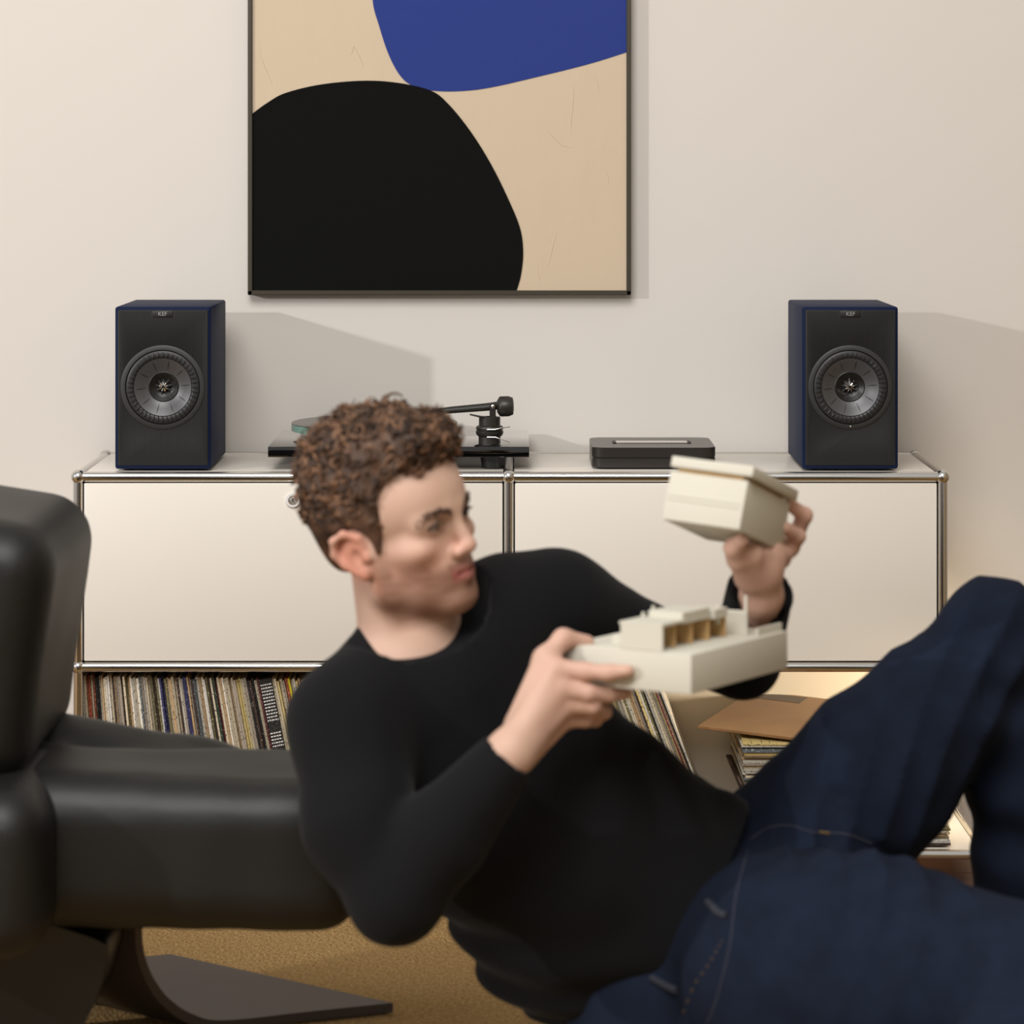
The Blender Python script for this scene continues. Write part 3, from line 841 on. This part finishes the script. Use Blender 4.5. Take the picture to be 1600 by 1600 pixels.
# near hand (his right): back of the hand to the camera, thumb on top of the model, fingers below
for a, b, ra, rb in (((806, 1152, 3.515), (868, 1044, 3.560), .0165, .0130), ((806, 1162, 3.51), (876, 1076, 3.552), .0165, .0130),
                     ((812, 1172, 3.515), (884, 1102, 3.556), .0165, .0125), ((818, 1182, 3.53), (882, 1124, 3.570), .0160, .0120),
                     ((808, 1150, 3.54), (850, 1070, 3.585), .0150, .0150)):
    B.cone(P(*a), P(*b), ra, rb, .012)
B.cone(WN, P(815, 1158, 3.53), .0285, .026, .012)
B.chain(px3((868, 1044, 3.560), (915, 1049, 3.553), (952, 1051, 3.543), (981, 1048, 3.537)), [.0125, .0105, .0095, .0080], .007)
B.chain(px3((876, 1076, 3.552), (920, 1083, 3.553), (952, 1085, 3.565), (978, 1083, 3.580)), [.0125, .0105, .0095, .0080], .006)
B.chain(px3((884, 1102, 3.556), (925, 1104, 3.560), (944, 1112, 3.590), (925, 1120, 3.615)), [.0120, .0105, .0095, .0085], .005)
B.chain(px3((882, 1124, 3.570), (915, 1124, 3.578), (930, 1124, 3.600), (912, 1126, 3.620)), [.0115, .0098, .0090, .0080], .005)
B.chain(px3((812, 1130, 3.545), (852, 1030, 3.573), (880, 998, 3.590), (918, 1003, 3.603)), [.0180, .0145, .0115, .0088], .010)
# far hand (his left), palm up under the roof piece, fingers curled round its end
B.cone(WF, P(1188, 885, 3.735), .0265, .026, .014)
B.cone(P(1178, 895, 3.73), P(1172, 868, 3.70), .024, .018, .014)
B.cone(P(1195, 895, 3.74), P(1208, 868, 3.745), .022, .018, .014)
B.cone(P(1195, 880, 3.75), P(1222, 858, 3.79), .020, .016, .012)
B.chain(px3((1222, 862, 3.790), (1243, 838, 3.815), (1257, 805, 3.800), (1232, 787, 3.778)), [.0120, .0110, .0105, .0085], .006)
B.chain(px3((1218, 872, 3.775), (1236, 856, 3.795), (1247, 838, 3.780), (1226, 824, 3.757)), [.0120, .0108, .0100, .0085], .005)
B.chain(px3((1208, 884, 3.760), (1222, 875, 3.775), (1225, 866, 3.755), (1210, 856, 3.735)), [.0115, .0100, .0092, .0080], .005)
B.chain(px3((1198, 893, 3.745), (1208, 885, 3.750), (1206, 872, 3.728), (1192, 864, 3.712)), [.0110, .0095, .0088, .0075], .005)
B.chain(px3((1170, 902, 3.730), (1153, 872, 3.690), (1146, 856, 3.672), (1158, 845, 3.655)), [.0180, .0135, .0110, .0090], .010)
V, Q = B.surface(1)
loc = ((V - hO) @ HR.T) / HS
A_, B_, C_ = loc[:, 0], loc[:, 1], loc[:, 2]
sm = lambda x, a, b: np.clip((x - a) / (b - a), 0, 1)
def lin(c): return np.array(srgb(*c)[:3])
col = np.tile(lin((197, 162, 143)), (len(V), 1))
head = (np.abs(B_) < .12) & (C_ > -.14) & (C_ < .2) & (A_ > -.14) & (A_ < .14)
def blend(mask, c):
    global col
    m = (mask * head)[:, None]; col = col * (1 - m) + lin(c) * m
nz = bumps(V, 160, 3) * .5 + .5
nz2 = bumps(V, 420, 4) * .5 + .5
blend(.35 * np.exp(-((C_ + .02) ** 2 / .0006 + (np.abs(B_) - .045) ** 2 / .0006)), (205, 130, 112))
beard = sm(-C_, .018, .042) * sm(A_, -.012, .008) * sm(C_, -.108, -.090)
beard = np.maximum(beard * np.where(A_ > .070, sm(-C_, .028, .036), 1), sm(A_, -.005, .008) * sm(.034 - A_, 0, .012) * sm(-C_, .0, .03) * (C_ > -.09))
blend(beard * (.50 + .22 * nz + .14 * nz2), (108, 66, 46))
must = np.exp(-((C_ + .0355) ** 2 / .00003)) * sm(A_, .066, .076) * (np.abs(B_) < .026)
goat = np.exp(-((C_ + .0640) ** 2 / .00005 + B_ ** 2 / .00012)) * sm(A_, .070, .076)
blend(.45 * must * (.6 + .4 * nz2), (88, 54, 38)); blend(.6 * goat, (88, 54, 38))
blend(.6 * np.exp(-((np.abs(B_) - .085) ** 2 / .00012)) * (A_ < .012) * (A_ > -.045) * (np.abs(C_) < .05), (198, 118, 96))
lip = np.exp(-((C_ + .0480) ** 2 / .00008)) * sm(A_, .074, .081) * (np.abs(B_) < .024)
blend(.8 * lip, (150, 78, 78))
blend(.5 * np.exp(-((A_ - .100) ** 2 + B_ ** 2 * .6 + (C_ + .016) ** 2) / .00022), (222, 160, 145))
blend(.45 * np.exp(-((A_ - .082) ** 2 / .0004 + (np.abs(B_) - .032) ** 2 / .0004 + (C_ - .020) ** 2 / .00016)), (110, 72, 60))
hnd = sm(V[:, 0], .02, .06)[:, None]
col = col * (1 - .35 * hnd) + lin((200, 152, 136)) * .35 * hnd
person = np_mesh('person', V, Q, M_skin, None, col)
tag(person, 'man in black sweater and jeans reclining on the carpet, holding a wooden model', 'person')
def kid(o, label=None):
    o.parent = person
    if label: o['label'] = label
    return o
# eyes
HM = Matrix([list(Fx) + [0], list(Lx) + [0], list(Ux) + [0], [0, 0, 0, 1]]).transposed(); HM.translation = Vector((0, 0, 0))
gaze = Vector(P(1090, 900, 3.6))
for s in (-1, 1):
    c = Vector(H(.0748, s * .0315, .0192)); d = (gaze - c).normalized()
    bm = bmesh.new(); bmesh.ops.create_uvsphere(bm, u_segments=24, v_segments=16, radius=.0128)
    e_ = kid(MB().bm(bm, Matrix.Translation(c)).build('eye', M_eye, None, 180))
    Mi = Matrix.Translation(c) @ d.to_track_quat('Z', 'Y').to_matrix().to_4x4()
    ir_ = MB().lathe([(.0072, .0100), (.0070, .0112), (.0050, .0125), (.001, .0132)], 20, Mi).build('iris', M_iris, e_)
# eyebrows
for s in (-1, 1):
    lash = MB(); q = random.Random(9)
    lid = spline([tuple(H(.0800, s * .0450, .0195)), tuple(H(.0875, s * .0380, .0228)), tuple(H(.0905, s * .0300, .0228)), tuple(H(.0885, s * .0210, .0190))], 8)
    for p in lid:
        for _ in range(2):
            d = Vector(Fx) * 1 - Vector(Ux) * .15 + Vector(Lx) * s * q.uniform(-.1, .5)
            lash.tube([p - d.normalized() * .001, p + d.normalized() * q.uniform(.004, .007)], [.0008, .0003], 4)
    lash.tube(lid, .0010, 5)
    kid(lash.build('eyelash', M_brow, None, 180))
    pts = [H(.073, s * .050, .0270), H(.0855, s * .040, .0345), H(.0950, s * .026, .0355), H(.0985, s * .011, .0310)]
    pts = spline([tuple(p) for p in pts], 5)
    mb = MB(); n = len(pts); q = random.Random(5)
    for k_, p in enumerate(pts):
        for _ in range(8):
            t_ = Vector(Fx) * .3 + Vector(Lx) * s * .8 + Vector(Ux) * q.uniform(-.1, .7)
            st = p + Vector(Ux) * q.uniform(-.0050, .0035) + Vector(Lx) * q.uniform(-.002, .002)
            mb.tube([st, st + t_.normalized() * .004 + Vector(Fx) * .001, st + t_.normalized() * .007], [.0008, .0008, .0002], 4)
    kid(mb.build('eyebrow', M_brow, None, 180))
# hair: a base mass with many curls on it
Hf = Field(tuple(hO - np.array((.22, .2, .12))), tuple(hO + np.array((.2, .2, .28))), .003)
Hf.ell(H(-.004, 0, .090), HR, Hr(.104, .082, .072), .02)
Hf.ell(H(.054, .0, .118), HR, Hr(.052, .062, .034), .02)
Hf.ell(H(-.015, 0, .132), HR, Hr(.080, .062, .038), .02)
Hf.ell(H(-.066, 0, .070), HR, Hr(.054, .070, .074), .02)
Hf.ell(H(-.082, 0, .015), HR, Hr(.026, .048, .050), .02)
for s in (-1, 1):
    Hf.ell(H(-.020, s * .050, .058), HR, Hr(.072, .034, .052), .015)
    Hf.cone(H(.022, s * .064, .060), H(.020, s * .0700, .004), .014, .0045, .01)
Hf.disp(lambda p: (.009 * bumps(p, 110, 21, 6) + .004 * bumps(p, 230, 22, 6)) * np.clip(((p - hO) @ Ux - .02) / .06, .15, 1))
# clear the face and ears
Hf.ell(H(.116, 0, .040), HR, Hr(.052, .085, .062), .006, 'sub')
Hf.ell(H(.088, 0, .010), HR, Hr(.060, .090, .056), .006, 'sub')
for s in (-1, 1):
    Hf.ell(H(.076, s * .062, .056), HR, Hr(.040, .032, .046), .006, 'sub')
    Hf.ell(H(-.012, s * .088, .004), HR, Hr(.032, .030, .036), .004, 'sub')
Hv, Hq = Hf.surface(0)
def haircol(V, r):
    t = np.clip(.5 + .9 * bumps(V, 210, 33, 6), 0, 1)[:, None]
    c_ = lin((44, 33, 27)) * (1 - t) + lin((92, 67, 51)) * t
    l = ((V - hO) @ Ux)[:, None]
    k_ = np.clip((.035 - l) / .05, 0, 1) * .5
    return c_ * (1 - k_) + lin((112, 78, 60)) * k_
hair = kid(np_mesh('hair', Hv, Hq, M_hair, None, haircol(Hv, 0)))
# curls
rs = np.random.RandomState(4)
me = hair.data; nrm = np.zeros(len(Hv) * 3, np.float32); me.vertices.foreach_get('normal', nrm); nrm = nrm.reshape(-1, 3)
hl = ((Hv - hO) @ HR.T) / HS
cand = np.where((hl[:, 2] > .05) & (nrm @ (Hv.mean(0) - hO) > -9))[0]
out = np.linalg.norm((Hv - H(-.01, 0, .06)), axis=1) > .08
cand = np.where((hl[:, 2] > .045) & out)[0]
CV = []; CQ = []; CC = []
nseg, nr = 9, 5
for idx in rs.choice(cand, 1100, replace=False):
    p = Hv[idx]; n_ = nrm[idx]
    t1 = np.cross(n_, rs.normal(size=3)); t1 /= np.linalg.norm(t1); t2 = np.cross(n_, t1)
    hgt = np.clip((hl[idx, 2] - .045) / .07, 0, 1)
    rad = (.0045 + .0065 * rs.rand()) * (.45 + .55 * hgt); turns = rs.uniform(.6, 1.3); lift = rs.uniform(.002, .011) * (.35 + .65 * hgt)
    drift = t1 * rs.uniform(-.006, .012)
    ph = rs.uniform(0, 6.28); tw = rs.choice([.0016, .0024, .0032])
    c1 = lin((42, 31, 25)); c2 = lin((128, 94, 70)); cc_ = c1 + (c2 - c1) * rs.rand() ** 1.4
    line = []
    for k_ in range(nseg):
        f_ = k_ / (nseg - 1); a_ = ph + turns * 6.28 * f_
        line.append(p - n_ * .003 + n_ * lift * f_ + (t1 * math.cos(a_) * .9 + t2 * math.sin(a_) * .6 + n_ * math.sin(a_) * .55) * rad + drift * f_)
    line = np.array(line); o0 = len(CV)
    for k_ in range(nseg):
        d_ = line[min(k_ + 1, nseg - 1)] - line[max(k_ - 1, 0)]; d_ /= np.linalg.norm(d_) + 1e-9
        u_ = np.cross(d_, n_ + .01); u_ /= np.linalg.norm(u_) + 1e-9; w_ = np.cross(d_, u_)
        r_ = tw * (1 - .75 * (k_ / (nseg - 1)) ** 2)
        for m_ in range(nr):
            a_ = 6.28318 * m_ / nr; CV.append(line[k_] + (u_ * math.cos(a_) + w_ * math.sin(a_)) * r_); CC.append(cc_)
    for k_ in range(nseg - 1):
        for m_ in range(nr):
            a_ = o0 + k_ * nr + m_; b_ = o0 + k_ * nr + (m_ + 1) % nr; CQ.append((a_, b_, b_ + nr, a_ + nr))
cu_ = np_mesh('curls', np.array(CV), np.array(CQ), M_hair, None, np.array(CC)); cu_.parent = hair; cu_['kind'] = 'stuff'

# sweater
S = Field((-.42, 3.30, .03), (.44, 4.12, .78), .0048)
T1 = np.array(P(705, 1080, 3.73)); T2 = np.array(P(815, 1255, 3.76)); T3 = np.array(P(925, 1385, 3.78)); T4 = np.array(P(1075, 1450, 3.79))
sw = SF - SN
iw = np.array((.5, .0, .86))
S.ecap(T1, T2, sw, (.148, .105), (.172, .112), .04)
S.ecap(T2, T3, (.74, -.1, .66), (.172, .112), (.186, .122), .04)
S.ecap(T3, T4, (.58, -.1, .80), (.186, .122), (.180, .130), .04)
S.cone(neck1, SN, .085, .072, .04)
S.cone(P(720, 1000, 3.76), SF, .075, .066, .04)
S.cone(P(690, 1030, 3.72), P(800, 958, 3.80), .08, .075, .04)
S.cone(SN, np.array(P(560, 1290, 3.56)), .074, .066, .03)
S.cone(P(560, 1290, 3.56), EN, .066, .054, .025)
S.cone(EN, P(690, 1310, 3.515), .054, .056, .02); S.cone(P(690, 1310, 3.515), WN, .056, .036, .015)
S.cone(SF, np.array(P(1010, 1005, 3.88)), .066, .047, .03)
S.cone(P(1010, 1005, 3.88), EF, .047, .047, .02)
S.cone(EF, P(1187, 915, 3.775), .047, .0440, .015)
S.disp(lambda p: .0045 * bumps(p * np.array([1, 1, 1.]), 26, 12, 6) + .0028 * bumps(p, 60, 13, 6))
# diagonal drape folds on the belly
ax = (T3 - T1) / np.linalg.norm(T3 - T1)
def drape(p):
    q = p - T2; t = q @ ax; s_ = q @ iw
    return .0042 * np.sin(52 * (t + .9 * s_ * s_ / .2 + .25 * s_) + 2 * bumps(p, 12, 15)) * np.clip((t + .05) / .12, 0, 1) * np.clip((.34 - t) / .05, 0, 1) * (p[:, 1] < 3.8)
S.disp(drape)
# mock collar
cn = np.array((.0, -.55, .83)); cn /= np.linalg.norm(cn)
ct_ = np.array(P(640, 963, 3.715))
S.cone(np.array(P(641, 935, 3.712)), np.array(P(652, 1040, 3.735)), .0640, .072, .012)
S.cut(ct_, cn, np.array(P(640, 925, 3.70)), .105)
S.cut(WN + (WN - EN) * -.02, WN - EN + np.array((.02, 0, 0)), WN + (WN - EN) * .25, .066)
# far sleeve: opening slipped down towards the camera
S.cut(P(1188, 932, 3.765), (.10, -.55, .80), np.array(P(1190, 880, 3.73)), .085)
d_ = (WF - EF) / np.linalg.norm(WF - EF)
S.cone(WF - d_ * .035, WF + d_ * .08, .031, .036, .004, 'sub')
# hem
hn = np.array((.865, .0, -.50)); hn /= np.linalg.norm(hn)
S.cut(np.array(P(1086, 1402, 3.79)), hn, np.array(P(1200, 1480, 3.79)), .36)
Sv, Sq = S.surface(1)
sweater = kid(np_mesh('sweater', Sv, Sq, M_knit))

# jeans
J = Field((.05, 3.02, -.02), (.92, 4.22, .78), .0058)
HF = np.array(P(1165, 1430, 3.86)); KF = np.array(P(1552, 992, 3.90)); AF = np.array(P(1632, 1590, 3.98))
HNr = np.array(P(1235, 1512, 3.66)); KN = np.array(P(1690, 1560, 3.40))
J.ecap(P(1040, 1450, 3.80), P(1150, 1530, 3.80), (.5, -.1, .86), (.158, .112), (.170, .130), .04)
J.cone(P(1040, 1590, 3.76), P(1130, 1600, 3.76), .128, .132, .04)
J.cone(P(1130, 1480, 3.80), HF, .122, .124, .04)
J.cone(HF, P(1365, 1215, 3.88), .128, .108, .03); J.cone(P(1365, 1215, 3.88), KF, .108, .070, .03)
J.cone(P(1345, 1222, 3.88), P(1485, 1098, 3.89), .09, .085, .03)
J.cone(KF, P(1608, 1190, 3.94), .070, .088, .03); J.cone(P(1608, 1190, 3.94), P(1622, 1420, 3.96), .088, .084, .03)
J.cone(P(1622, 1420, 3.96), AF, .084, .072, .03)
J.cone(HNr, P(1370, 1528, 3.60), .150, .146, .04); J.cone(P(1370, 1528, 3.60), KN, .146, .092, .03)
AN = np.array((.40, 3.16, .100))
J.cone(KN, AN, .090, .066, .03)
# folds running down the thigh and across the shin
td = (KF - HF) / np.linalg.norm(KF - HF); tn = np.cross(td, (0, -1, 0)); tn /= np.linalg.norm(tn)
def folds(p):
    q = p - HF; t = q @ td; s_ = q @ tn; w = np.clip((.125 - np.abs(s_)) / .05, 0, 1) * np.clip(t / .12, 0, 1) * np.clip((.62 - t) / .1, 0, 1) * (p[:, 1] < 3.93)
    v = (.94 * p[:, 0] - .36 * p[:, 2]) * 58 + 3.4 * bumps(p, 8, 41, 5)
    f = (np.abs(np.sin(v)) ** .7 - .6) * .0085 * w
    f2 = .0045 * np.sin(64 * (p[:, 2] + .35 * p[:, 0]) + 5 * bumps(p, 9, 43, 5)) * (p[:, 0] > .62) * np.clip((.66 - p[:, 2]) / .1, 0, 1) * (p[:, 1] > 3.72)
    return f + f2 + .004 * bumps(p, 24, 44, 6) + .0022 * bumps(p, 60, 45, 5)
J.disp(folds)
# crease between the two legs
J.chain(px3((1168, 1322, 3.70), (1215, 1296, 3.715), (1300, 1306, 3.73), (1375, 1335, 3.76), (1420, 1372, 3.80)), [.006, .007, .008, .010, .012], .012, 'sub')
Jv, Jq = J.surface(1)
jeans = kid(np_mesh('jeans', Jv, Jq, M_denim))
bv = BVHTree.FromPolygons([tuple(v) for v in Jv], [tuple(q) for q in Jq])
org = Vector((0, 0, CAM_H))
def onj(px, py, off=.0003):
    d = (P(px, py, 4.0) - org).normalized(); h = bv.ray_cast(org, d)
    return (h[0] + h[1] * off) if h[0] else None
def seam(path, r, name, m, n=14, dash=False):
    pts = [onj(p.x, p.y) for p in [v for v in spline([(x, y, 0) for x, y in path], n)]]
    pts = [p for p in pts if p is not None]
    mb = MB(); run = []
    if dash:
        for i in range(0, len(pts) - 1, 3): mb.tube(pts[i:i + 2], r, 5)
    else:
        for i, p in enumerate(pts):
            if run and (p - run[-1]).length > .05:
                if len(run) > 1: mb.tube(run, r, 6)
                run = []
            run.append(p)
        if len(run) > 1: mb.tube(run, r, 6)
    if mb.v:
        o = mb.build(name, m, jeans)
        return o
seam([(1172, 1312), (1200, 1294), (1235, 1290), (1270, 1300), (1320, 1303), (1362, 1318)], .0009, 'seam', M_stitch)
seam([(1168, 1330), (1150, 1400), (1140, 1480), (1120, 1560), (1105, 1600)], .0009, 'seam', M_stitch)
seam([(1128, 1470), (1112, 1500), (1085, 1540), (1065, 1590)], .0009, 'stitching', M_thread, 10, True)
for path in ([(1106, 1410), (1122, 1426), (1136, 1432)], [(1018, 1528), (1040, 1540), (1058, 1548)]):
    pts = [onj(x, y, .001) for x, y in path]
    pts = [p for p in pts if p is not None]
    if len(pts) > 1:
        o = MB().tube(pts, .0048, 8).build('belt_loop', M_loop, jeans)
o = seam([(1130, 1428), (1133, 1431)], .004, 'rivet', M_silver, 2)
p = onj(1290, 1303); 
seam([(1280, 1300), (1296, 1302)], .0020, 'bar_tack', M_thread, 3)

# shoes at the ends of the legs
M_shoe = mat('white_shoe', srgb(214, 210, 204), .6)
for an, d in ((AN, (-.86, -.50, 0)), (np.array((AF[0], AF[1], .085)), (.92, -.38, 0))):
    d = np.array(d); q = np.cross((0, 0, 1), d)
    c = np.array((an[0], an[1], 0))
    G = Field(c - (.32, .32, 0), c + (.32, .32, .2), .006)
    R3 = np.stack([d, q, (0, 0, 1)])
    G.ell(c + d * .075 + (0, 0, .048), R3, (.150, .047, .040), .02)
    G.ell(c - d * .01 + (0, 0, .065), R3, (.060, .044, .055), .03)
    G.rbox(c + d * .070 + (0, 0, .020), R3, (.145, .046, .013), .012, .01)
    V_, Q_ = G.surface(1); kid(np_mesh('shoe', V_, Q_, M_shoe))

# ------------------------------------------------------------------ the wooden house model, in two pieces
def frame3(R, o):
    m = Matrix([[R[0][0], R[0][1], R[0][2], o[0]], [R[1][0], R[1][1], R[1][2], o[1]], [R[2][0], R[2][1], R[2][2], o[2]], [0, 0, 0, 1]]); return m
hm = empty('house_model'); hm.matrix_world = frame3([[.84369833, .53681411, -.00193395], [-.53651691, .84334085, .03042727], [.01796477, -.02463384, .99953511]], P(1080.1, 1085.7, 3.5))
tag(hm, 'lower part of an ivory wooden house model held on the man\'s near hand', 'model')
a, b, c = .1786, .2575, .0485
MB().box((-a, 0, 0), (0, b, c), .0012, 2).build('base_block', M_card, hm)
u0, u1, uh = -.0995, -.0400, .0300
MB().box((u0, 0, c), (u1, .004, c + uh), .0006, 1).build('front_wall', M_card, hm)
MB().box((u0, .004, c), (u0 + .004, .20, c + uh), .0006, 1).build('side_wall', M_card, hm)
MB().box((u0, .196, c), (u1 + .012, .20, c + uh), .0006, 1).build('rear_wall', M_card, hm)
MB().box((u0 + .018, .004, c), (u0 + .022, .196, c + uh - .001), .0004, 1).build('inner_wall', M_card_in, hm)
for k_, y_ in enumerate((.045, .085, .125, .165)):
    MB().box((u0 + .022, y_, c), (u1 - .008 + .002 * k_, y_ + .003, c + uh - .002), .0003, 1).build('partition', M_card_in, hm)
MB().box((u0 - .002, .0, c + uh), (u1, .06, c + uh + .004), .0006, 1).build('roof_slab', M_card, hm)
MB().box((u0 + .008, .055, c + uh - .002), (u1 - .002, .125, c + uh + .012), .0008, 1).build('upper_slab', M_card, hm)
MB().box((u0 + .02, .130, c + uh - .004), (u1 + .002, .165, c + uh + .008), .0008, 1).build('upper_slab', M_card, hm)
MB().box((u0 - .03, .03, c), (u0 - .004, .12, c + .012), .0008, 1).build('terrace_step', M_card, hm)
for x_, y_, h_ in ((u0 + .004, .05, .010), (u0 + .012, .11, .012), (u1 - .004, .15, .012), (u1 + .012, .196, .020), (u0 - .01, .10, .012)):
    MB().box((x_ - .0018, y_ - .0018, c + (0 if x_ > u1 + .01 else uh * .6)), (x_ + .0018, y_ + .0018, c + uh + h_), .0003, 1).build('post', M_card, hm)
MB().box((-.012, .19, c), (-.008, b, c + .010), .0005, 1).build('parapet', M_card, hm)

hr = empty('house_model_roof'); hr.matrix_world = frame3([[.87857219, .43583749, .19533712], [-.47265216, .85218429, .22445905], [-.06863556, -.28952999, .95470495]], P(1155.1, 827.8, 3.62))
tag(hr, 'upper storey of the ivory wooden house model raised in the man\'s far hand', 'model')
a, b, c = .1079, .1512, .0629
MB().box((-a, 0, 0), (0, b, c), .0012, 2).build('storey_block', M_card, hr)
MB().box((-a + .003, -.0012, c * .42), (-.006, .0005, c * .45)).build('facade_line', M_card, hr, smooth=None)
MB().box((-a + .003, -.0012, c * .50), (-.006, .0005, c * .53)).build('facade_line', M_card, hr, smooth=None)
MB().box((-a + .010, .004, c), (-.008, b - .006, c + .006), .0006, 1).build('roof_recess', M_card_in, hr)
MB().box((-a + .001, -.006, c + .005), (.007, b + .004, c + .0185), .0012, 2).build('roof_slab', M_card, hr)
